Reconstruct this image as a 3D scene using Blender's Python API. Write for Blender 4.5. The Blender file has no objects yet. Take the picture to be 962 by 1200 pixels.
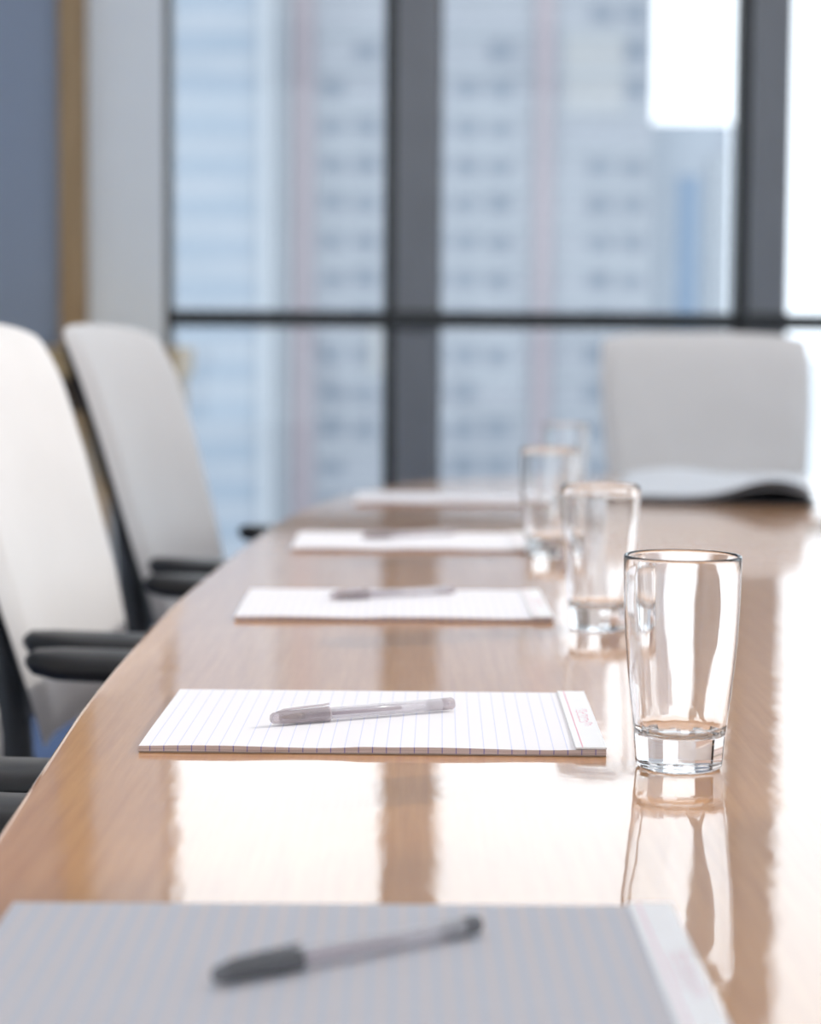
import bpy, bmesh, math, random
from mathutils import Vector, Matrix
random.seed(7)
PI = math.pi
sc = bpy.context.scene
COL = sc.collection

# ---------------------------------------------------------------- camera
cam_d = bpy.data.cameras.new('camera')
cam = bpy.data.objects.new('camera', cam_d)
COL.objects.link(cam)
TILT = math.atan(205 / 2500.0)
ROLL = math.radians(0.4)
cam.matrix_world = (Matrix.Translation((0, 0, 1.01)) @ Matrix.Rotation(PI / 2 - TILT, 4, 'X')
                    @ Matrix.Rotation(ROLL, 4, 'Z'))
cam_d.sensor_fit = 'VERTICAL'
cam_d.sensor_height = 36
cam_d.lens = 75
cam_d.clip_start = 0.05
cam_d.clip_end = 9000
cam_d.dof.use_dof = True
cam_d.dof.focus_distance = 1.37
cam_d.dof.aperture_fstop = 5.1
sc.camera = cam

# ---------------------------------------------------------------- world, sun, fill light, exposure
w = bpy.data.worlds.new('sky')
sc.world = w
w.use_nodes = True
nt = w.node_tree
nt.nodes.clear()
wo = nt.nodes.new('ShaderNodeOutputWorld')
bg = nt.nodes.new('ShaderNodeBackground')
tc = nt.nodes.new('ShaderNodeTexCoord')
sx = nt.nodes.new('ShaderNodeSeparateXYZ')
cr = nt.nodes.new('ShaderNodeValToRGB')
nt.links.new(tc.outputs['Generated'], sx.inputs[0])
nt.links.new(sx.outputs['Z'], cr.inputs[0])
nt.links.new(cr.outputs[0], bg.inputs[0])
nt.links.new(bg.outputs[0], wo.inputs[0])
cr.color_ramp.elements[0].position = 0.0
cr.color_ramp.elements[0].color = (0.87, 0.92, 1.0, 1)
cr.color_ramp.elements[1].position = 0.35
cr.color_ramp.elements[1].color = (0.93, 0.96, 1.0, 1)
bg.inputs[1].default_value = 2.3

sun_d = bpy.data.lights.new('sun', 'SUN')
sun_d.energy = 2.05
sun_d.angle = math.radians(1.2)
sun_d.color = (1.0, 0.93, 0.88)
sun = bpy.data.objects.new('sun', sun_d)
COL.objects.link(sun)
SUNV = Vector((1.0, 0.45, 0.608)).normalized()
sun.rotation_euler = SUNV.to_track_quat('Z', 'Y').to_euler()
sun.location = (12, 6, 8)
sun_d.cycles.is_caustics_light = True


def lamp(name, loc, sx_, sy_, watts, color=(1, 1, 1), rot=(0, 0, 0)):
    d = bpy.data.lights.new(name, 'AREA')
    d.shape = 'RECTANGLE'
    d.size, d.size_y, d.energy, d.color = sx_, sy_, watts, color
    o = bpy.data.objects.new(name, d)
    COL.objects.link(o)
    o.location, o.rotation_euler = loc, rot
    return o


lamp('ceiling_fill', (0.15, 1.5, 3.27), 4.2, 8.0, 74, (1.0, 0.98, 0.97))  # soft overhead fill added to brighten the room, not an actual fitting

sc.view_settings.view_transform = 'Standard'
sc.view_settings.look = 'None'
sc.view_settings.exposure = 0.0
sc.view_settings.gamma = 1
sc.view_settings.use_curve_mapping = False
sc.cycles.use_denoising = True
sc.cycles.max_bounces = 14
sc.cycles.transmission_bounces = 12
sc.cycles.transparent_max_bounces = 16
sc.cycles.sample_clamp_indirect = 6

# ---------------------------------------------------------------- materials


def mat(name, color, rough=0.5, metal=0.0, spec=0.5, coat=0.0, coat_rough=0.05, **kw):
    m = bpy.data.materials.new(name)
    m.use_nodes = True
    b = m.node_tree.nodes['Principled BSDF']
    b.inputs['Base Color'].default_value = (*color, 1)
    b.inputs['Roughness'].default_value = rough
    b.inputs['Metallic'].default_value = metal
    b.inputs['Specular IOR Level'].default_value = spec
    b.inputs['Coat Weight'].default_value = coat
    b.inputs['Coat Roughness'].default_value = coat_rough
    for k, v in kw.items():
        b.inputs[k.replace('_', ' ')].default_value = v
    return m


def N(m, t, **kw):
    n = m.node_tree.nodes.new(t)
    for k, v in kw.items():
        setattr(n, k, v)
    return n


def L(m, a, b):
    m.node_tree.links.new(a, b)


def noise_colour(m, c1, c2, scale, stretch=(1, 1, 1), detail=4, rough=0.6, lo=0.3, hi=0.7):
    b = m.node_tree.nodes['Principled BSDF']
    t = N(m, 'ShaderNodeTexCoord')
    mp = N(m, 'ShaderNodeMapping')
    mp.inputs['Scale'].default_value = stretch
    nz = N(m, 'ShaderNodeTexNoise')
    nz.inputs['Scale'].default_value = scale
    nz.inputs['Detail'].default_value = detail
    nz.inputs['Roughness'].default_value = rough
    r = N(m, 'ShaderNodeValToRGB')
    r.color_ramp.elements[0].position, r.color_ramp.elements[0].color = lo, (*c1, 1)
    r.color_ramp.elements[1].position, r.color_ramp.elements[1].color = hi, (*c2, 1)
    L(m, t.outputs['Object'], mp.inputs[0])
    L(m, mp.outputs[0], nz.inputs['Vector'])
    L(m, nz.outputs['Fac'], r.inputs[0])
    L(m, r.outputs[0], b.inputs['Base Color'])
    return nz, r, mp


def bump(m, src, strength, dist, sock='Normal'):
    bp = N(m, 'ShaderNodeBump')
    bp.inputs['Strength'].default_value = strength
    bp.inputs['Distance'].default_value = dist
    L(m, src, bp.inputs['Height'])
    L(m, bp.outputs[0], m.node_tree.nodes['Principled BSDF'].inputs[sock])


# varnished cherry table top
M_table = mat('varnished_wood', (0.5, 0.25, 0.1), 0.36, coat=1.0, coat_rough=0.045, spec=0.6, Coat_IOR=2.3)
nz, r, mp = noise_colour(M_table, (0.55, 0.235, 0.068), (0.70, 0.345, 0.120), 6.0, (26, 1.0, 26), 6, 0.65, 0.32, 0.68)
n2 = N(M_table, 'ShaderNodeTexNoise')
n2.inputs['Scale'].default_value = 2.2
n2.inputs['Detail'].default_value = 3
mx = N(M_table, 'ShaderNodeMix', data_type='RGBA', blend_type='MULTIPLY')
mx.inputs[0].default_value = 0.35
r2 = N(M_table, 'ShaderNodeValToRGB')
r2.color_ramp.elements[0].position = 0.3
r2.color_ramp.elements[0].color = (0.72, 0.66, 0.6, 1)
r2.color_ramp.elements[1].position = 0.7
r2.color_ramp.elements[1].color = (1, 1, 1, 1)
t0 = N(M_table, 'ShaderNodeTexCoord')
mp2 = N(M_table, 'ShaderNodeMapping')
mp2.inputs['Scale'].default_value = (3.0, 0.8, 1)
L(M_table, t0.outputs['Object'], mp2.inputs[0])
L(M_table, mp2.outputs[0], n2.inputs['Vector'])
L(M_table, n2.outputs['Fac'], r2.inputs[0])
L(M_table, r.outputs[0], mx.inputs[6])
L(M_table, r2.outputs[0], mx.inputs[7])
L(M_table, mx.outputs[2], M_table.node_tree.nodes['Principled BSDF'].inputs['Base Color'])
n3 = N(M_table, 'ShaderNodeTexNoise')
n3.inputs['Scale'].default_value = 26
n3.inputs['Detail'].default_value = 2.5
mp3 = N(M_table, 'ShaderNodeMapping')
mp3.inputs['Scale'].default_value = (1.0, 0.6, 1)
L(M_table, t0.outputs['Object'], mp3.inputs[0])
L(M_table, mp3.outputs[0], n3.inputs['Vector'])
bump(M_table, n3.outputs['Fac'], 1.0, 0.00024, 'Coat Normal')

M_wood = mat('light_oak', (0.45, 0.31, 0.16), 0.45)
noise_colour(M_wood, (0.30, 0.19, 0.09), (0.40, 0.27, 0.14), 5, (8, 8, 0.7), 5)
M_woodtop = mat('light_oak_horizontal', (0.45, 0.31, 0.16), 0.4)
noise_colour(M_woodtop, (0.32, 0.22, 0.10), (0.42, 0.29, 0.14), 5, (0.7, 8, 8), 5)
M_darkwood = mat('dark_recess_wood', (0.06, 0.038, 0.02), 0.6)
M_tablebase = mat('table_base_veneer', (0.12, 0.055, 0.025), 0.4)
M_leather = mat('cream_leather', (0.7, 0.66, 0.62), 0.5, spec=0.35)
nzl, _, _ = noise_colour(M_leather, (0.665, 0.635, 0.62), (0.695, 0.665, 0.65), 9, detail=3)
vo = N(M_leather, 'ShaderNodeTexVoronoi')
vo.inputs['Scale'].default_value = 420
tcl = N(M_leather, 'ShaderNodeTexCoord')
L(M_leather, tcl.outputs['Object'], vo.inputs['Vector'])
bump(M_leather, vo.outputs['Distance'], 0.15, 0.0006)
M_shell = mat('charcoal_plastic', (0.05, 0.052, 0.058), 0.45)
noise_colour(M_shell, (0.045, 0.047, 0.052), (0.06, 0.062, 0.07), 30)
M_arm = mat('black_urethane', (0.012, 0.012, 0.014), 0.36, spec=0.35)
noise_colour(M_arm, (0.006, 0.006, 0.008), (0.010, 0.010, 0.012), 40)
M_chrome = mat('polished_aluminium', (0.6, 0.61, 0.63), 0.2, 1.0)
noise_colour(M_chrome, (0.55, 0.56, 0.58), (0.65, 0.66, 0.68), 30)
M_glass = mat('clear_glass', (1, 1, 1), 0.0, **{'Transmission_Weight': 1.0, 'IOR': 1.5})
M_blueboard = mat('slate_blue_fabric', (0.13, 0.17, 0.24), 0.8)
nb, _, _ = noise_colour(M_blueboard, (0.26, 0.31, 0.40), (0.285, 0.335, 0.43), 260)
bump(M_blueboard, nb.outputs['Fac'], 0.4, 0.0005)
M_wall = mat('pale_wall_paint', (0.55, 0.58, 0.6), 0.7)
noise_colour(M_wall, (0.79, 0.82, 0.85), (0.81, 0.84, 0.86), 12)
M_ceil = mat('white_ceiling_paint', (0.8, 0.8, 0.8), 0.8)
noise_colour(M_ceil, (0.78, 0.78, 0.78), (0.82, 0.82, 0.82), 20)
M_carpet = mat('blue_carpet', (0.05, 0.09, 0.2), 0.95)
noise_colour(M_carpet, (0.035, 0.07, 0.17), (0.075, 0.13, 0.27), 180)
M_frame = mat('black_window_frame', (0.012, 0.013, 0.014), 0.4)
noise_colour(M_frame, (0.011, 0.012, 0.013), (0.014, 0.015, 0.016), 15)
M_post = mat('grey_mullion_metal', (0.12, 0.125, 0.14), 0.4)
noise_colour(M_post, (0.18, 0.185, 0.20), (0.195, 0.20, 0.215), 8)


def pane_mat():
    m = bpy.data.materials.new('window_glass')
    m.use_nodes = True
    m.node_tree.nodes.clear()
    o = N(m, 'ShaderNodeOutputMaterial')
    t = N(m, 'ShaderNodeBsdfTransparent')
    t.inputs[0].default_value = (0.95, 0.975, 0.98, 1)
    g = N(m, 'ShaderNodeBsdfGlossy')
    g.inputs['Roughness'].default_value = 0.0
    mi = N(m, 'ShaderNodeMixShader')
    mi.inputs[0].default_value = 0.02
    L(m, t.outputs[0], mi.inputs[1])
    L(m, g.outputs[0], mi.inputs[2])
    L(m, mi.outputs[0], o.inputs[0])
    return m


M_pane = pane_mat()


def clear_plastic(name, tint, solid, fac, rough=0.12):
    m = bpy.data.materials.new(name)
    m.use_nodes = True
    p = m.node_tree.nodes['Principled BSDF']
    p.inputs['Base Color'].default_value = (*solid, 1)
    p.inputs['Roughness'].default_value = rough
    p.inputs['IOR'].default_value = 1.5
    o = m.node_tree.nodes['Material Output']
    t = N(m, 'ShaderNodeBsdfTransparent')
    t.inputs[0].default_value = (*tint, 1)
    lw = N(m, 'ShaderNodeLayerWeight')
    lw.inputs[0].default_value = 0.35
    mr = N(m, 'ShaderNodeMapRange')
    mr.inputs['To Min'].default_value = fac
    mr.inputs['To Max'].default_value = min(1, fac + 0.55)
    mi = N(m, 'ShaderNodeMixShader')
    L(m, lw.outputs['Facing'], mr.inputs[0])
    L(m, mr.outputs[0], mi.inputs[0])
    L(m, t.outputs[0], mi.inputs[1])
    L(m, p.outputs[0], mi.inputs[2])
    L(m, mi.outputs[0], o.inputs[0])
    return m


M_barrel = clear_plastic('clear_pen_plastic', (0.97, 0.96, 0.97), (0.75, 0.72, 0.74), 0.10)
M_cap = clear_plastic('smoky_cap_plastic', (0.88, 0.84, 0.85), (0.62, 0.56, 0.57), 0.28)
M_capdark = clear_plastic('grey_cap_plastic', (0.60, 0.60, 0.61), (0.22, 0.22, 0.23), 0.40)
M_refill = mat('ink_refill', (0.45, 0.36, 0.38), 0.3)
noise_colour(M_refill, (0.42, 0.33, 0.35), (0.48, 0.39, 0.41), 60)
M_tip = mat('brass_pen_tip', (0.6, 0.5, 0.35), 0.25, 1.0)
noise_colour(M_tip, (0.55, 0.45, 0.3), (0.65, 0.55, 0.4), 90)


def paper(name, base, line, spacing=0.0087, width=0.0006, offset=0.0, edge=False):
    m = mat(name, base, 0.75, spec=0.2)
    b = m.node_tree.nodes['Principled BSDF']
    t = N(m, 'ShaderNodeTexCoord')
    s = N(m, 'ShaderNodeSeparateXYZ')
    L(m, t.outputs['Object'], s.inputs[0])
    a = N(m, 'ShaderNodeMath', operation='ADD')
    a.inputs[1].default_value = 40 * spacing + offset
    L(m, s.outputs['X'], a.inputs[0])
    md = N(m, 'ShaderNodeMath', operation='MODULO')
    md.inputs[1].default_value = spacing
    L(m, a.outputs[0], md.inputs[0])
    lt = N(m, 'ShaderNodeMath', operation='LESS_THAN')
    lt.inputs[1].default_value = width
    L(m, md.outputs[0], lt.inputs[0])
    mi = N(m, 'ShaderNodeMix', data_type='RGBA')
    mi.inputs[6].default_value = (*base, 1)
    mi.inputs[7].default_value = (*line, 1)
    L(m, lt.outputs[0], mi.inputs[0])
    if edge:   # leaves of the stack: fine horizontal layers
        wv = N(m, 'ShaderNodeTexNoise')
        mp_ = N(m, 'ShaderNodeMapping')
        mp_.inputs['Scale'].default_value = (12, 12, 2200)
        L(m, t.outputs['Object'], mp_.inputs[0])
        L(m, mp_.outputs[0], wv.inputs['Vector'])
        wv.inputs['Scale'].default_value = 1.0
        rr = N(m, 'ShaderNodeValToRGB')
        rr.color_ramp.elements[0].position = 0.35
        rr.color_ramp.elements[0].color = (0.62, 0.55, 0.52, 1)
        rr.color_ramp.elements[1].position = 0.65
        rr.color_ramp.elements[1].color = (1, 1, 1, 1)
        L(m, wv.outputs['Fac'], rr.inputs[0])
        m2 = N(m, 'ShaderNodeMix', data_type='RGBA', blend_type='MULTIPLY')
        m2.inputs[0].default_value = 1
        L(m, mi.outputs[2], m2.inputs[6])
        L(m, rr.outputs[0], m2.inputs[7])
        L(m, m2.outputs[2], b.inputs['Base Color'])
    else:
        L(m, mi.outputs[2], b.inputs['Base Color'])
    return m


M_paper = paper('ruled_white_paper', (0.86, 0.83, 0.84), (0.62, 0.64, 0.82), width=0.0005)
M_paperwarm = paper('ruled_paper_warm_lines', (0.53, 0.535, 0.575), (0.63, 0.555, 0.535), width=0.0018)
M_edge = paper('page_block_edge', (0.66, 0.53, 0.49), (0.22, 0.20, 0.48), edge=True)  # shade on the pad's sides is put into this darker brownish base
M_strip = mat('plain_white_strip', (0.87, 0.86, 0.86), 0.7, spec=0.2)
noise_colour(M_strip, (0.86, 0.85, 0.85), (0.88, 0.87, 0.87), 50)
M_board = mat('grey_brown_backing_board', (0.30, 0.22, 0.17), 0.8)
noise_colour(M_board, (0.28, 0.20, 0.15), (0.32, 0.24, 0.19), 90)
M_pink = mat('faded_pink_ink', (0.85, 0.50, 0.58), 0.7)
noise_colour(M_pink, (0.80, 0.36, 0.46), (0.80, 0.46, 0.54), 300)
M_sheet = mat('loose_white_sheets', (0.80, 0.80, 0.83), 0.6)
noise_colour(M_sheet, (0.60, 0.62, 0.66), (0.66, 0.67, 0.70), 14)
M_black = mat('black_folder_cover', (0.015, 0.016, 0.02), 0.4)
noise_colour(M_black, (0.013, 0.014, 0.018), (0.02, 0.021, 0.026), 40)


def facade(name, c1, c2, rough=0.8, scale=0.15):
    m = mat(name, c1, rough, spec=0.2)
    noise_colour(m, c1, c2, scale, (1, 1, 1), 3)
    return m


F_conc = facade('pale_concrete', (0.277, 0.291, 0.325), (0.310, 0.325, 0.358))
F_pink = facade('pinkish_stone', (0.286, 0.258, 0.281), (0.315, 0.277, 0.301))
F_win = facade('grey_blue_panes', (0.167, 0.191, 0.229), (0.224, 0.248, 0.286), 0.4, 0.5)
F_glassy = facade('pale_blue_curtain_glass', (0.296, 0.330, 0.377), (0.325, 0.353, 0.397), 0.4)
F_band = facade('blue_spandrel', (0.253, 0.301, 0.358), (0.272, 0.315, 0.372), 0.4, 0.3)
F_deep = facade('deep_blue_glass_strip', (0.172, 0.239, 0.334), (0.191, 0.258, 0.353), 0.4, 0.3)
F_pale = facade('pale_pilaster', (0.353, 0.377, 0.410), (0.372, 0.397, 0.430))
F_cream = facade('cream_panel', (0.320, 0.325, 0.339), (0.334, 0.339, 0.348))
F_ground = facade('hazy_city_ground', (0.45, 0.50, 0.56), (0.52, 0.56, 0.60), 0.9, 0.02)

# ---------------------------------------------------------------- mesh helpers


def obj(name, bm, m, parent=None, smooth=False, bev=0.0, seg=2, norm=True):
    if norm:
        bmesh.ops.recalc_face_normals(bm, faces=bm.faces)
    me = bpy.data.meshes.new(name)
    if smooth:
        for f in bm.faces:
            f.smooth = True
    bm.to_mesh(me)
    bm.free()
    o = bpy.data.objects.new(name, me)
    COL.objects.link(o)
    for x in (m if isinstance(m, (list, tuple)) else [m]):
        me.materials.append(x)
    if parent:
        o.parent = parent
    if bev:
        md = o.modifiers.new('bevel', 'BEVEL')
        md.width, md.segments, md.limit_method, md.angle_limit = bev, seg, 'ANGLE', 0.6
    return o


def box(bm, x0, x1, y0, y1, z0, z1):
    v = [bm.verts.new(p) for p in ((x0, y0, z0), (x1, y0, z0), (x1, y1, z0), (x0, y1, z0),
                                   (x0, y0, z1), (x1, y0, z1), (x1, y1, z1), (x0, y1, z1))]
    return [bm.faces.new([v[i] for i in q]) for q in
            ((0, 3, 2, 1), (4, 5, 6, 7), (0, 1, 5, 4), (1, 2, 6, 5), (2, 3, 7, 6), (3, 0, 4, 7))]


def boxm(*a):
    bm = bmesh.new()
    box(bm, *a)
    return bm


def lathe(bm, prof, seg=48, axis_fn=None, fn=None):
    """prof: (r, z) from the outside base over and down; r == 0 closes at the axis."""
    rings = []
    for k, (rr, z) in enumerate(prof):
        if rr <= 1e-6:
            rings.append([bm.verts.new((0, 0, z))])
        else:
            ring = []
            for i in range(seg):
                a = 2 * PI * i / seg
                q = fn(k, a, rr, z) if fn else rr
                ring.append(bm.verts.new((q * math.cos(a), q * math.sin(a), z)))
            rings.append(ring)
    faces = []
    for k in range(len(rings) - 1):
        A, B = rings[k], rings[k + 1]
        fs = []
        for i in range(seg):
            j = (i + 1) % seg
            if len(A) == 1:
                fs.append(bm.faces.new((A[0], B[i], B[j])))
            elif len(B) == 1:
                fs.append(bm.faces.new((A[i], A[j], B[0])))
            else:
                fs.append(bm.faces.new((A[i], A[j], B[j], B[i])))
        faces.append(fs)
    return faces


def tube(bm, pts, rads, seg=12, flat=1.0):
    """tube through pts; flat squashes the section's local vertical."""
    rings = []
    n = len(pts)
    for i, p in enumerate(pts):
        p = Vector(p)
        t = (Vector(pts[min(i + 1, n - 1)]) - Vector(pts[max(i - 1, 0)])).normalized()
        up = Vector((0, 0, 1)) if abs(t.z) < 0.9 else Vector((1, 0, 0))
        s = t.cross(up).normalized()
        u = s.cross(t).normalized()
        rr = rads[i] if isinstance(rads, (list, tuple)) else rads
        rings.append([bm.verts.new(p + s * rr * math.cos(2 * PI * k / seg) + u * rr * flat * math.sin(2 * PI * k / seg))
                      for k in range(seg)])
    for a, b in zip(rings, rings[1:]):
        for k in range(seg):
            bm.faces.new((a[k], a[(k + 1) % seg], b[(k + 1) % seg], b[k]))
    bm.faces.new(rings[0][::-1])
    bm.faces.new(rings[-1])


def prism(bm, pts, z0, z1):
    a = [bm.verts.new((x, y, z0)) for x, y in pts]
    b = [bm.verts.new((x, y, z1)) for x, y in pts]
    bm.faces.new(a[::-1])
    bm.faces.new(b)
    n = len(pts)
    for i in range(n):
        j = (i + 1) % n
        bm.faces.new((a[i], a[j], b[j], b[i]))


def empty(name, loc=(0, 0, 0), rz=0.0):
    o = bpy.data.objects.new(name, None)
    COL.objects.link(o)
    o.location = loc
    o.rotation_euler = (0, 0, rz)
    o.empty_display_size = 0.05
    return o


def tag(o, label, cat, group=None, kind=None):
    o['label'], o['category'] = label, cat
    if group:
        o['group'] = group
    if kind:
        o['kind'] = kind
    return o


def struct(name, bm, m, parent=None, **kw):
    o = obj(name, bm, m, parent, **kw)
    o['kind'] = 'structure'
    return o


def copy_tree(o, parent=None):
    c = o.copy()
    COL.objects.link(c)
    c.parent = parent
    for ch in [x for x in bpy.data.objects if x.parent == o]:
        copy_tree(ch, c)
    return c


# ================================================================ the room
XL, XR, YB, YF, ZC = -2.3, 2.6, -3.0, 6.5, 3.3
struct('floor', boxm(XL - .15, XR + .15, YB - .15, YF + .15, -0.12, 0), M_carpet)
struct('ceiling', boxm(XL - .15, XR + .15, YB - .15, YF + .15, ZC, ZC + .12), M_ceil)
struct('wall_left', boxm(XL - .15, XL, YB, YF, 0, ZC), M_wall)
bm = bmesh.new()
box(bm, XL - .15, -2.0, YB - .15, YB, 0, ZC)
box(bm, 2.3, XR + .15, YB - .15, YB, 0, ZC)
box(bm, -2.0, 2.3, YB - .15, YB, 0, .3)
box(bm, -2.0, 2.3, YB - .15, YB, 2.85, ZC)
struct('wall_back', bm, M_wall)
w5 = struct('window_5', boxm(-1.99, 2.29, YB - .09, YB - .08, .31, 2.84), M_pane)  # unseen window added behind the camera to let in fill daylight
bm = bmesh.new()
for a in ((-2.0, -1.96, .3, 2.85), (2.26, 2.3, .3, 2.85), (.13, .17, .3, 2.85), (-1.96, .13, .3, .34), (.17, 2.26, .3, .34)):
    box(bm, a[0], a[1], YB - .12, YB - .05, a[2], a[3])
obj('window_frame', bm, M_post, w5)
# front wall: the solid part left of the glazing, with the pale pillar as its end
struct('wall_front', boxm(XL, -0.749, YF, YF + .15, 0, ZC), M_wall)
bm = bmesh.new()
box(bm, -0.749, XR, YF, YF + .15, 0, 0.1)
box(bm, -0.749, XR, YF, YF + .15, 2.92, ZC)
struct('trim_1', bm, M_post)
# right wall with one daylight opening
oy0, oy1, oz0, oz1 = 2.22, 4.12, 0.75, 3.22
bm = bmesh.new()
box(bm, XR, XR + .15, YB, oy0, 0, ZC)
box(bm, XR, XR + .15, oy1, YF, 0, ZC)
box(bm, XR, XR + .15, oy0, oy1, 0, oz0)
box(bm, XR, XR + .15, oy0, oy1, oz1, ZC)
struct('wall_right', bm, M_wall)


def frame_bm(x0, x1, z0, z1, tl, tr, tb=0.04, tt=0.04, y0=6.50, y1=6.58, tz=None):
    bm = bmesh.new()
    box(bm, x0, x0 + tl, y0, y1, z0, z1)
    box(bm, x1 - tr, x1, y0, y1, z0, z1)
    box(bm, x0 + tl, x1 - tr, y0, y1, z0, z0 + tb)
    box(bm, x0 + tl, x1 - tr, y0, y1, z1 - tt, z1)
    if tz:
        box(bm, x0 + tl, x1 - tr, y0 - .015, y1, tz[0], tz[1])
    return bm


TZ0, TZ1 = 1.037, 1.088
for i, (x0, x1, tl, tr) in enumerate(((-0.749, -0.050, 0.022, 0.037), (0.078, 1.014, 0.010, 0.038), (1.128, XR, 0.010, 0.03)), 1):
    wdw = struct('window_%d' % i, boxm(x0 + .004, x1 - .004, 6.535, 6.545, 0.11, 2.91), M_pane)
    f = frame_bm(x0, x1, 0.1, 2.92, tl, tr, tz=(TZ0, TZ1))
    obj('window_frame', f, M_frame, wdw)
# structural mullions standing proud of the glass, the transom runs across them
for i, (x0, x1) in enumerate(((-0.050, 0.078), (1.014, 1.128)), 2):
    t = struct('trim_%d' % i, boxm(x0, x1, 6.44, 6.62, 0.0, 3.3), M_post, bev=0.008)
    obj('transom_band', boxm(x0 - .03, x1 + .01, 6.425, 6.439, TZ0, TZ1), M_frame, t)
bm = bmesh.new()
for a in ((oy0, oy0 + .03, oz0, oz1), (oy1 - .03, oy1, oz0, oz1), (oy0 + .03, oy1 - .03, oz0, oz0 + .04), (oy0 + .03, oy1 - .03, oz1 - .04, oz1)):
    box(bm, XR + .04, XR + .1, *a)
w4 = struct('window_4', boxm(XR + .065, XR + .075, oy0 + .01, oy1 - .01, oz0 + .01, oz1 - .01), M_pane)
obj('window_frame', bm, M_frame, w4)

# ---------------------------------------------------------------- outside
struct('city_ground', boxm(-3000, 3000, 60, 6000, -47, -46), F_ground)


def tower(name, x0, x1, y0, y1, z1, m, label):
    t = empty(name, ((x0 + x1) / 2, (y0 + y1) / 2, -46))
    tag(t, label, 'building', kind=None)
    cx, cy = (x0 + x1) / 2, (y0 + y1) / 2
    b = obj('wall', boxm(x0 - cx, x1 - cx, y0 - cy, y1 - cy, 0, z1 + 46), m, t)
    return t, cx, cy


# big concrete tower behind the middle window and half of the left one
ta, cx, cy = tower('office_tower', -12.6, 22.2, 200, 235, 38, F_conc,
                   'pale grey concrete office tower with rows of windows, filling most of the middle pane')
Y0 = 200 - cy


def strip(name, x0, x1, z0, z1, m, par, d=0.35, y=200):
    return obj(name, boxm(x0 - cx, x1 - cx, (y - cy) - d, (y - cy) + 0.1, z0 + 46, z1 + 46), m, par)


strip('pilaster', -12.6, -11.4, -46, 38, F_pale, ta, 0.9)
strip('pilaster', -11.2, -9.2, -46, 38, F_pink, ta, 0.6)
strip('pilaster', 11.3, 12.9, -46, 38, F_pink, ta, 0.6)
wins = []
row = -40.0
while row < 34:
    xs = -8.6
    while xs < 21.0:
        wd = 2.3
        if not (10.4 < xs + wd and xs < 13.3) and not ((row > 18 and random.random() < 0.5) or random.random() < 0.06):
            wins.append((xs, xs + wd, row, row + random.choice((1.5, 1.7, 1.9))))
        xs += 3.1
    strip('spandrel', -9.0, 22.2, row + 2.25, row + 2.6, F_pale, ta, 0.25)
    row += 3.5
wins.sort(key=lambda q: abs(q[2] - 4))
for x0, x1, z0, z1 in wins[:100]:
    obj('window', boxm(x0 - cx, x1 - cx, Y0 - 0.05, Y0 + 0.05, z0 + 46, z1 + 46), F_win, ta)
bm = bmesh.new()
for x0, x1, z0, z1 in wins[100:]:
    box(bm, x0 - cx, x1 - cx, Y0 - 0.05, Y0 + 0.05, z0 + 46, z1 + 46)
obj('windows', bm, F_win, ta)['kind'] = 'stuff'
strip('window_panel', 14.0, 19.5, 21.5, 29.5, F_cream, ta, 0.12)
strip('window_panel', -3.9, -2.7, -2.3, 2.0, F_cream, ta, 0.5)

# blue glass tower at the left
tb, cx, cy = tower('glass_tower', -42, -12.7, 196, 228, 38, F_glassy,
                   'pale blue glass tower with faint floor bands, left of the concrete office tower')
row = -40.0
while row < 34:
    strip('floor_band', -42, -14.2, row, row + 1.7, F_band, tb, 0.05, 196)
    row += 3.7
strip('pilaster', -14.0, -12.7, -46, 38, F_pale, tb, 0.5, 196)

# lower building at right
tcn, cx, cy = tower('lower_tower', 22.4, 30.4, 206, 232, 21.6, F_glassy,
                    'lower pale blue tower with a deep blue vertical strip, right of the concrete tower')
strip('glass_strip', 25.3, 27.4, -46, 16.5, F_deep, tcn, 0.1, 206)
strip('pilaster', 28.6, 30.4, -46, 18.5, F_pale, tcn, 0.6, 206)

# ---------------------------------------------------------------- left corner: pinboard and sideboard
pb = empty('pinboard', (-1.6, 6.5, 1.7))
tag(pb, 'slate blue fabric pinboard in a light wood frame on the far left wall', 'pinboard')
obj('fabric_panel', boxm(-0.56, 0.54, -0.03, -0.005, -0.76, 1.10), M_blueboard, pb)
obj('frame', boxm(0.54, 0.62, -0.06, -0.005, -0.76, 1.10), M_wood, pb, bev=.004)
obj('frame', boxm(-0.64, -0.56, -0.06, -0.005, -0.76, 1.10), M_wood, pb, bev=.004)
obj('frame', boxm(-0.64, 0.62, -0.06, -0.005, 1.10, 1.18), M_woodtop, pb, bev=.004)
obj('frame', boxm(-0.64, 0.62, -0.06, -0.005, -0.80, -0.76), M_woodtop, pb, bev=.004)

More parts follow.
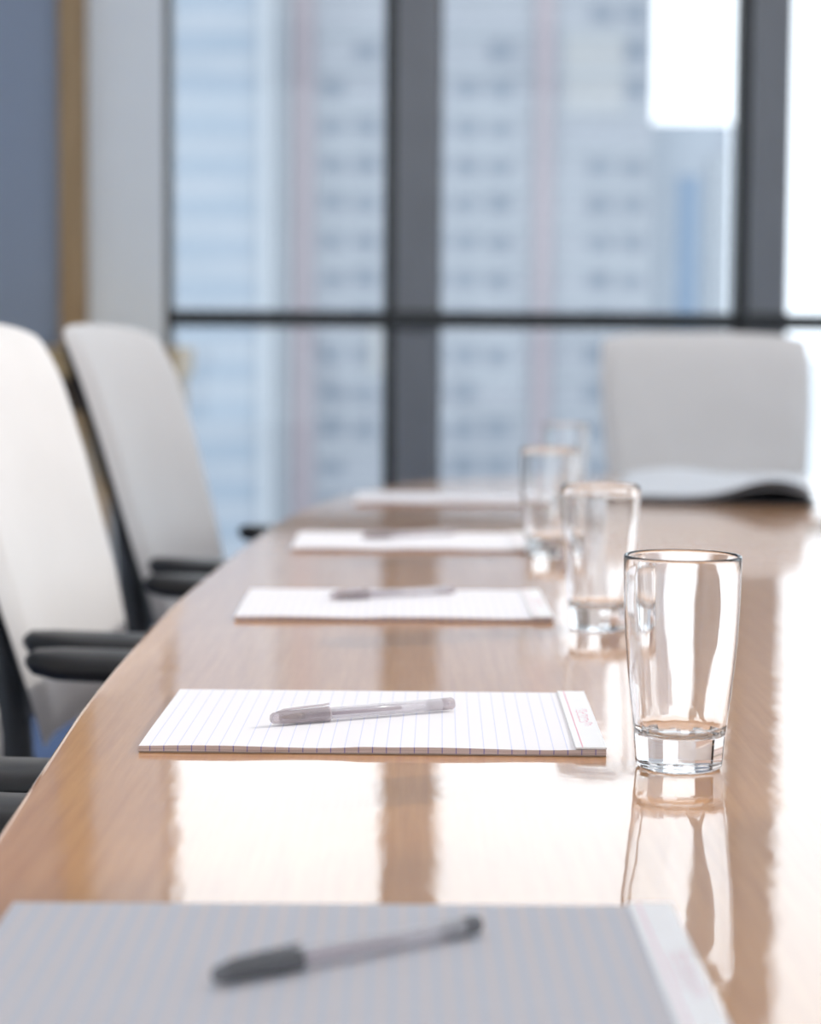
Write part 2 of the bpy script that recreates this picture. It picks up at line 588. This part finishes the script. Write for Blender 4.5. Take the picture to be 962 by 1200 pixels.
sb = empty('sideboard', (-1.5, 6.2, 0))
tag(sb, 'light wood sideboard with an overhanging top and dark recess under the pinboard', 'sideboard')
obj('top', boxm(-0.70, 0.845, -0.22, 0.235, 0.892, 0.975), M_woodtop, sb, bev=.004)
obj('recess', boxm(-0.66, 0.56, -0.16, 0.22, 0.79, 0.892), M_darkwood, sb)
obj('body', boxm(-0.68, 0.585, -0.20, 0.23, 0.06, 0.79), M_wood, sb, bev=.003)
obj('plinth', boxm(-0.64, 0.54, -0.16, 0.2, 0.0, 0.06), M_darkwood, sb)
obj('bracket', boxm(0.79, 0.83, -0.20, 0.2, 0.74, 0.892), M_wood, sb, bev=.004)
obj('bracket', boxm(0.585, 0.83, 0.12, 0.2, 0.70, 0.74), M_wood, sb, bev=.004)
for xx in (-0.36, -0.04, 0.28):
    h = boxm(xx - .15, xx + .15, -0.212, -0.20, 0.09, 0.77)
    d = obj('door', h, M_wood, sb, bev=.002)
    obj('handle', boxm(xx + .10, xx + .115, -0.235, -0.212, 0.55, 0.68), M_chrome, d, bev=.002)

# ================================================================ the table
tbl = empty('conference_table', (0.65, 1.78, 0))
tag(tbl, 'long boat-shaped conference table with glossy varnished reddish-brown wood top', 'table')
half = [(1.78, -.232), (2.05, -.230), (2.3, -.221), (2.65, -.206), (3.02, -.182), (3.28, -.152), (3.48, -.115), (3.67, -.062),
        (3.82, .0), (3.93, .09), (4.02, .22), (4.07, .42), (4.09, .65)]


def catmull(pts, n=6):
    out = []
    for i in range(len(pts) - 1):
        p0, p1, p2, p3 = pts[max(i - 1, 0)], pts[i], pts[i + 1], pts[min(i + 2, len(pts) - 1)]
        for k in range(n):
            t = k / n
            out.append(tuple(0.5 * (2 * p1[c] + (p2[c] - p0[c]) * t + (2 * p0[c] - 5 * p1[c] + 4 * p2[c] - p3[c]) * t * t
                                    + (3 * p1[c] - p0[c] - 3 * p2[c] + p3[c]) * t ** 3) for c in (0, 1)))
    out.append(pts[-1])
    return out


q = [(x - .65, y - 1.78) for y, x in catmull(half)]           # left-far quarter: from the side to the end
farleft = q
farright = [(-x, y) for x, y in reversed(q[:-1])]
top_half = farleft + farright
bot = [(x, -y) for x, y in reversed(top_half)][1:-1]
outline = top_half + bot
outline.reverse()
bm = bmesh.new()
prism(bm, outline, 0.716, 0.75)
obj('tabletop', bm, M_table, tbl, bev=0.004, seg=3)
bm = bmesh.new()
prism(bm, [(x * .84, y * .93) for x, y in outline], 0.700, 0.716)
obj('underframe', bm, M_tablebase, tbl)
for yy in (-1.0, 1.0):
    bm = bmesh.new()
    prism(bm, [(.40 * math.cos(a), yy + .26 * math.sin(a)) for a in [2 * PI * k / 40 for k in range(40)]], 0.04, 0.700)
    pdl = obj('pedestal', bm, M_tablebase, tbl)
    bm = bmesh.new()
    prism(bm, [(.46 * math.cos(a), yy + .32 * math.sin(a)) for a in [2 * PI * k / 40 for k in range(40)]], 0.0, 0.04)
    obj('plinth', bm, M_black, pdl)

# ================================================================ chairs


def cushion(bm, fn, nrm, thick, nu=22, nv=26, c=0.08, p=6):
    """rounded pad: fn(s,t) -> centre-surface point, nrm(s,t) -> direction of the front, s,t in [-1,1]."""
    def pt(i, j):
        s, t = -1 + 2 * i / nu, -1 + 2 * j / nv
        return s * (1 - c * abs(t) ** p), t * (1 - c * abs(s) ** p), s, t
    F, B = {}, {}
    for i in range(nu + 1):
        for j in range(nv + 1):
            s2, t2, s, t = pt(i, j)
            P, n = Vector(fn(s2, t2)), Vector(nrm(s2, t2)).normalized()
            e = (max(0, 1 - abs(s) ** 9) ** .45) * (max(0, 1 - abs(t) ** 10) ** .45)
            F[i, j] = bm.verts.new(P + n * thick * .5 * e)
            if 0 < i < nu and 0 < j < nv:
                B[i, j] = bm.verts.new(P - n * thick * .5 * e)
            else:
                B[i, j] = F[i, j]
    for i in range(nu):
        for j in range(nv):
            bm.faces.new((F[i, j], F[i + 1, j], F[i + 1, j + 1], F[i, j + 1]))
            vs = [B[i, j], B[i, j + 1], B[i + 1, j + 1], B[i + 1, j]]
            if len(set(vs)) == 4 and not all((a, b) for a, b in [(0, 0)] if False):
                try:
                    bm.faces.new(vs)
                except ValueError:
                    pass


def interp(tab, z):
    for (z0, a), (z1, b) in zip(tab, tab[1:]):
        if z <= z1:
            k = (z - z0) / (z1 - z0)
            return a + (b - a) * k
    return tab[-1][1]


UPROF = [(0.50, -.188), (0.57, -.195), (0.64, -.206), (0.70, -.221), (0.78, -.243), (0.86, -.266), (0.95, -.295), (1.04, -.332)]
WPROF = [(0.50, .150), (0.57, .178), (0.64, .204), (0.72, .222), (0.85, .232), (0.95, .236), (1.04, .238)]
ZB0, ZB1 = 0.565, 1.018


def back_pt(s, t, off=0.0):
    z = ZB0 + (ZB1 - ZB0) * (t + 1) / 2
    wv = interp(WPROF, z)
    return (interp(UPROF, z) + .030 * s * s - off, s * wv, z + .008 * (1 - s * s) * (t > .0) * t)


def make_chair():
    c = empty('conference_chair')
    bm = bmesh.new()
    cushion(bm, lambda s, t: back_pt(s, t), lambda s, t: (1, -.22 * s, .26), 0.044, c=.045)
    bk = obj('backrest', bm, M_leather, c, smooth=True)
    bm = bmesh.new()
    cushion(bm, lambda s, t: back_pt(s * .74, t * .90, 0.018), lambda s, t: (1, -.22 * s, .26), 0.016, c=.06)
    obj('back_shell', bm, M_shell, c, smooth=True)
    # spine from the shell down to the mechanism
    bm = bmesh.new()
    tube(bm, [(-.275, 0, .80), (-.262, 0, .66), (-.255, 0, .52), (-.215, 0, .415), (-.08, 0, .385)], [.022, .030, .034, .034, .03], 14, .7)
    obj('back_support', bm, M_shell, c, smooth=True)
    # seat

    def seat_pt(s, t):
        u = .02 + t * .235
        return (u, s * (.232 - .012 * max(0, -t)), .455 - .018 * max(0, t) ** 3 + .012 * s * s)
    bm = bmesh.new()
    cushion(bm, seat_pt, lambda s, t: (0, 0, 1), 0.065)
    obj('seat', bm, M_leather, c, smooth=True)
    bm = bmesh.new()
    cushion(bm, lambda s, t: (seat_pt(s * .93, t * .93)[0], seat_pt(s * .93, t * .93)[1], .417), lambda s, t: (0, 0, 1), 0.03)
    obj('seat_pan', bm, M_shell, c, smooth=True)
    bm = bmesh.new()
    box(bm, -.11, .11, -.07, .07, .345, .402)
    obj('tilt_mechanism', bm, M_shell, c, bev=.012)
    for sd in (-1, 1):
        v = sd * .25
        # arm pad: long, bowed, tapering to a blunt point at the rear
        prof = [(-.163, .006, .700), (-.155, .015, .699), (-.132, .028, .697), (-.10, .037, .696), (-.05, .040, .695),
                (.01, .038, .694), (.045, .030, .693), (.06, .014, .692)]
        bm = bmesh.new()
        rings = []
        for u, wv, zc in prof:
            ring = []
            for k in range(20):
                a = 2 * PI * k / 20
                ca, sa = math.cos(a), math.sin(a)
                ry = wv * (abs(ca) ** .7) * (1 if ca > 0 else -1)
                h = min(.0145, wv * .8)
                rz = h * (abs(sa) ** .8) * (1 if sa > 0 else -1)
                bow = sd * .012 * (1 - ((u + .07) / .14) ** 2)
                ring.append(bm.verts.new((u, v + ry + bow, zc + rz)))
            rings.append(ring)
        for a, b in zip(rings, rings[1:]):
            for k in range(20):
                bm.faces.new((a[k], a[(k + 1) % 20], b[(k + 1) % 20], b[k]))
        bm.faces.new(rings[0][::-1])
        bm.faces.new(rings[-1])
        ap = obj('arm_pad', bm, M_arm, c, smooth=True)
        bm = bmesh.new()
        tube(bm, [(-.05, v, .684), (-.06, v + sd * .012, .62), (-.045, v + sd * .02, .52), (-.03, v + sd * .008, .43),
                  (-.02, v - sd * .06, .392), (-.01, v - sd * .16, .385)], [.030, .022, .020, .022, .020, .018], 14, 1.0)
        obj('arm_support', bm, M_arm, c, smooth=True)
    bm = bmesh.new()
    lathe(bm, [(0, .10), (.028, .10), (.028, .22), (.020, .222), (.020, .345), (0, .345)], 24)
    obj('gas_column', bm, M_shell, c, smooth=False)
    for k in range(5):
        a = 2 * PI * k / 5 + .3
        ca, sa = math.cos(a), math.sin(a)
        bm = bmesh.new()
        tube(bm, [(0.018 * ca, .018 * sa, .125), (.14 * ca, .14 * sa, .108), (.28 * ca, .28 * sa, .082)], [.026, .021, .015], 12, .7)
        lg = obj('base_leg', bm, M_chrome, c, smooth=True)
        bm = bmesh.new()
        lathe(bm, [(0, -.011), (.026, -.011), (.029, -.006), (.029, .006), (.026, .011), (0, .011)], 20)
        R_ = Matrix.Translation((.28 * ca, .28 * sa, .029)) @ Matrix.Rotation(a, 4, 'Z') @ Matrix.Rotation(PI / 2, 4, 'X')
        bmesh.ops.transform(bm, matrix=R_, verts=bm.verts)
        cs = bmesh.new()
        tube(cs, [(.28 * ca, .28 * sa, .05), (.28 * ca, .28 * sa, .085)], .007, 8)
        me_ = bpy.data.meshes.new('t')
        cs.to_mesh(me_)
        cs.free()
        bm.from_mesh(me_)
        obj('caster', bm, M_arm, lg, smooth=False)
    return c


chair0 = make_chair()
CH = [(-.200, 2.385, -6.5), (-.152, 3.10, -9), (-.225, 1.745, -5), (-.21, 1.10, -4), (.655, 4.50, -90)]
LAB = ['cream high-back chair second from far end on the left side, rounded top corner in view',
       'cream high-back chair farthest down the left side, its whole backrest in view',
       'cream high-back chair at left beside the in-focus notepad, backrest mostly cut off',
       'cream high-back chair nearest the camera on the left, only a black arm in view',
       'pale high-back chair at the far head of the table, facing the camera']
for i, (x, y, rz) in enumerate(CH):
    c = chair0 if i == 0 else copy_tree(chair0)
    c.location = (x, y, 0)
    c.rotation_euler = (0, 0, math.radians(rz))
    tag(c, LAB[i], 'chair', 'conference chairs around the table')

# ================================================================ glasses
NF = 13
PROF = [(0, .0012), (.020, .0010), (.0245, .0), (.0262, .0018), (.0266, .0035), (.0279, .0205), (.0282, .0235), (.0292, .033),
        (.0301, .041), (.0323, .060), (.0340, .080), (.0350, .100), (.0354, .118), (.0356, .1275), (.0355, .1288), (.0349, .1296),
        (.0342, .1296), (.0336, .1288), (.0334, .1275), (.0331, .118), (.0327, .100), (.0317, .080), (.0299, .060), (.0277, .041),
        (.0268, .034), (.0262, .0275), (.0252, .0235), (.0220, .0208), (.014, .0196), (0, .0192)]


def make_glass():
    bm = bmesh.new()
    seg = NF * 6

    def fn(k, a, rr, z):
        if 3 <= k <= 5:                       # cut facets round the heavy base
            st = 2 * PI / NF
            return rr * math.cos(st / 2) / math.cos((a % st) - st / 2) * 1.004
        if k >= 18 and rr > .02:              # pressed inner wall is never quite round
            g = max(0, min(1, (z - .028) / .03)) * max(0, min(1, (.122 - z) / .02))
            return rr * (1 + g * (-.0035 * math.sin(5 * a + 22 * z) + .002 * math.sin(9 * a - 30 * z + 1)))
        return rr
    fs = lathe(bm, PROF, seg, fn=fn)
    for f in bm.faces:
        f.smooth = True
    for k in (3, 4):
        for f in fs[k]:
            f.smooth = False
    return bm


bm = make_glass()
g0 = obj('drinking_glass', bm, M_glass)
g0.cycles.is_caustics_caster = True
GL = [(.165, 1.285, 'clear tapered tumbler in sharp focus beside the near notepad, largest of the glasses'),
      (.170, 1.901, 'clear tumbler directly behind the largest glass, second in the row'),
      (.166, 2.545, 'blurred clear tumbler third in the row, left of the second glass'),
      (.237, 3.26, 'faint blurred tumbler behind the third glass, beside the dark folder')]
for i, (x, y, lb) in enumerate(GL):
    g = g0 if i == 0 else g0.copy()
    if i:
        COL.objects.link(g)
    g.location = (x, y, .7502)
    g.rotation_euler = (0, 0, .11 + i * .8)
    tag(g, lb, 'glass', 'row of empty water glasses on the table')

# ================================================================ notepads
PW, PD, PH = .292, .212, .0046


def make_pad(top_m, squiggle=True):
    p = empty('notepad')
    nx, ny = 60, 8

    def wav(x, y):
        k = max(0, 1 - (y + PD / 2) / .05)
        return (.0005 * math.sin(x * 46) * k + .0006 * math.exp(-((x + .006) / .012) ** 2) * k - .0004 * k)
    # page block with gently wavy leaves
    bm = bmesh.new()
    T = [[bm.verts.new((-PW / 2 + PW * i / nx, -PD / 2 + PD * j / ny, PH + wav(-PW / 2 + PW * i / nx, -PD / 2 + PD * j / ny)))
          for j in range(ny + 1)] for i in range(nx + 1)]
    Bv = [[bm.verts.new((-PW / 2 + PW * i / nx, -PD / 2 + PD * j / ny, .0008 + .8 * max(0, wav(-PW / 2 + PW * i / nx, -PD / 2 + PD * j / ny))))
           for j in range(ny + 1)] for i in range(nx + 1)]
    for i in range(nx):
        for j in range(ny):
            f = bm.faces.new((T[i][j], T[i + 1][j], T[i + 1][j + 1], T[i][j + 1]))
            f.material_index = 0
            f = bm.faces.new((Bv[i][j], Bv[i][j + 1], Bv[i + 1][j + 1], Bv[i + 1][j]))
            f.material_index = 1
    for i in range(nx):
        for j in (0, ny):
            f = bm.faces.new((T[i][j], T[i + 1][j], Bv[i + 1][j], Bv[i][j]))
            f.material_index = 1
    for j in range(ny):
        for i in (0, nx):
            f = bm.faces.new((T[i][j], T[i][j + 1], Bv[i][j + 1], Bv[i][j]))
            f.material_index = 1
    obj('page_block', bm, [top_m, M_edge], p)
    obj('backing_board', boxm(-PW / 2, PW / 2, -PD / 2, PD / 2, 0, .0008), M_board, p)
    # binding strip folded over the right-hand end, slightly proud
    bm = bmesh.new()
    xs0 = PW / 2 - .019
    box(bm, xs0, PW / 2 + .0003, -PD / 2 - .0003, PD / 2 + .0003, PH + .0001, PH + .0012)
    st = obj('binding_strip', bm, M_strip, p)
    bm = bmesh.new()
    box(bm, xs0 + .0040, xs0 + .0047, -PD / 2, PD / 2, PH + .00121, PH + .00128)
    obj('printed_line', bm, M_pink, st)
    # faded pink handwriting-like print along the strip
    bm = bmesh.new()

    def stroke(pts, r=.00033):
        for a, b in zip(pts, pts[1:]):
            d = Vector((b[0] - a[0], b[1] - a[1]))
            if d.length < 1e-6:
                continue
            n = Vector((-d.y, d.x)).normalized() * r
            z0 = PH + .00125
            vs = [bm.verts.new((a[0] + n.x, a[1] + n.y, z0)), bm.verts.new((a[0] - n.x, a[1] - n.y, z0)),
                  bm.verts.new((b[0] - n.x, b[1] - n.y, z0)), bm.verts.new((b[0] + n.x, b[1] + n.y, z0))]
            bm.faces.new(vs)
    base = xs0 + .0125
    pts = []
    for k in range(110):
        t = k / 109
        yy = .030 - t * .062
        pts.append((base + .0020 * math.sin(t * 62) * (1 + .6 * math.sin(t * 17)) + .0012 * math.sin(t * 23),
                    yy + .0016 * math.cos(t * 62)))
    stroke(pts)
    obj('lettering', bm, M_pink, st, norm=False)
    bm = bmesh.new()
    stroke([(base - .004 + .0003 * math.sin(k * .9), .028 - k * .0016) for k in range(30)], .00025)
    obj('small_print', bm, M_pink, st, norm=False)
    return p


pad0 = make_pad(M_paper)
PADS = [(-.0215, 1.315 + PD / 2, -.8, 'white ruled notepad in sharp focus, clear pen across its middle'),
        (-.0150, 1.938 + PD / 2, .2, 'white ruled notepad just behind the sharp one, beside the second glass'),
        (.001, 2.575 + PD / 2, .3, 'blurred white notepad third along the table, beside the third glass'),
        (.058, 3.30 + PD / 2, .4, 'farthest blurred white notepad, near the rounded far end of the table')]
pads = []
for i, (x, y, rz, lb) in enumerate(PADS):
    p = pad0 if i == 0 else copy_tree(pad0)
    p.location = (x, y, .7502)
    p.rotation_euler = (0, 0, math.radians(rz))
    tag(p, lb, 'notepad', 'notepads laid out along the table')
    pads.append(p)
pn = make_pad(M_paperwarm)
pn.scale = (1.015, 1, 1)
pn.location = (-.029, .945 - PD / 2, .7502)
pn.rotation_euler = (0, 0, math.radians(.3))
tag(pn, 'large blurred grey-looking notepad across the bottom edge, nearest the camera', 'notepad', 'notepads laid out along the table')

# ================================================================ pens


def make_pen(cap_m, plug_m):
    """axis along +X, cap at the -X end, origin on the surface below the middle"""
    p = empty('ballpoint_pen')
    Rb = .0042
    # rests on the fat cap: slight slope of the barrel

    def axis(prof, seg=24, off=0.0):
        bm = bmesh.new()
        lathe(bm, prof, seg)
        bmesh.ops.transform(bm, matrix=Matrix.Translation((off, 0, .0052)) @ Matrix.Rotation(PI / 2, 4, 'Y'), verts=bm.verts)
        return bm
    obj('barrel', axis([(0, -.045), (.0036, -.045), (Rb, -.040), (Rb, .066), (Rb - .001, .066), (Rb - .001, -.039), (0, -.039)]), M_barrel, p, smooth=True)
    obj('ink_refill', axis([(0, -.052), (.0013, -.052), (.0013, .030), (0, .030)], 12), M_refill, p, smooth=True)
    obj('tip', axis([(0, -.063), (.0006, -.062), (.0022, -.053), (.0028, -.045), (0, -.045)], 16), M_tip, p, smooth=True)
    obj('end_plug', axis([(.0034, .052), (.0040, .0522), (.0043, .066), (.0044, .070), (.0036, .0715), (0, .0715)]), plug_m, p, smooth=True)
    cp = obj('cap', axis([(0, -.0695), (.0026, -.0695), (.0038, -.068), (.0044, -.060), (.0051, -.028), (.0052, -.0262),
                          (.0047, -.0262), (.0043, -.050), (.0038, -.062), (0, -.064)]), cap_m, p, smooth=True)
    bm = bmesh.new()
    # clip along the top of the cap with a small raised end
    tube(bm, [(-.066, 0, .0088), (-.060, 0, .0104), (-.045, 0, .0111), (-.031, 0, .0116), (-.026, 0, .0122)],
         [.0009, .0013, .0013, .0012, .0010], 10, .6)
    obj('clip', bm, cap_m, cp, smooth=True)
    return p


pen0 = make_pen(M_cap, M_cap)
ZP = .7502 + PH
PENS = [((-.092, 1.382), (.032, 1.447), ZP, 'clear ballpoint pen with smoky cap lying on the sharp notepad'),
        ((-.075, 2.050), (.042, 2.108), ZP, 'blurred clear pen lying on the second notepad'),
        ((-.060, 2.672), (.056, 2.745), ZP, 'faint blurred pen lying on the third notepad')]
for i, (a, b, z, lb) in enumerate(PENS):
    p = pen0 if i == 0 else copy_tree(pen0)
    p.scale = (.965, .965, .965)
    p.location = ((a[0] + b[0]) / 2 - .001, (a[1] + b[1]) / 2, z + .0002)
    p.rotation_euler = (0, 0, math.atan2(b[1] - a[1], b[0] - a[0]))
    tag(p, lb, 'pen', 'ballpoint pens on the notepads')
pp = make_pen(M_capdark, M_capdark)
pp.scale = (.93, .93, .93)
pp.location = (-.0235, .857, ZP + .0002)
pp.rotation_euler = (0, 0, math.atan2(.079, .109))
tag(pp, 'blurred clear pen with dark grey cap and end on the nearest notepad', 'pen', 'ballpoint pens on the notepads')

# ================================================================ folder with papers at the far end
fo = empty('document_folder', (.52, 3.66, .7502), math.radians(-9))
tag(fo, 'open black document folder at the far end of the table under curling papers', 'folder')
obj('cover', boxm(-.165, .165, -.315, .31, 0, .003), M_black, fo, bev=.001)
obj('inner_board', boxm(-.155, .155, -.30, .295, .003, .0045), M_black, fo)
ps = empty('paper_stack', (.52, 3.66, .7549), math.radians(-9))
tag(ps, 'curling white paper sheets lying on the black folder at the far end', 'papers')


def sheet(dz, dx, dy, amp):
    bm = bmesh.new()
    nx, ny = 24, 30
    top, bt = [], []
    for i in range(nx + 1):
        for j in range(ny + 1):
            s, t = i / nx, j / ny
            x, y = -.16 + .32 * s + dx, -.305 + .60 * t + dy
            z = dz + amp * math.exp(-((s - .80) / .22) ** 2) * max(0, 1 - t / .75) ** 1.2 + amp * .35 * math.exp(-((s - .25) / .2) ** 2) * t
            top.append(bm.verts.new((x, y, z + .0012)))
            bt.append(bm.verts.new((x, y, z)))
    I = lambda i, j: i * (ny + 1) + j
    for i in range(nx):
        for j in range(ny):
            bm.faces.new((top[I(i, j)], top[I(i + 1, j)], top[I(i + 1, j + 1)], top[I(i, j + 1)]))
            bm.faces.new((bt[I(i, j)], bt[I(i, j + 1)], bt[I(i + 1, j + 1)], bt[I(i + 1, j)]))
    for i in range(nx):
        for j in (0, ny):
            bm.faces.new((top[I(i, j)], top[I(i + 1, j)], bt[I(i + 1, j)], bt[I(i, j)]))
    for j in range(ny):
        for i in (0, nx):
            bm.faces.new((top[I(i, j)], top[I(i, j + 1)], bt[I(i, j + 1)], bt[I(i, j)]))
    return bm


obj('sheet', sheet(.0003, 0, 0, .022), M_sheet, ps, smooth=True)
obj('sheet', sheet(.0035, -.006, .008, .026), M_sheet, ps, smooth=True)
obj('sheet', sheet(.0068, .004, -.002, .028), M_sheet, ps, smooth=True)
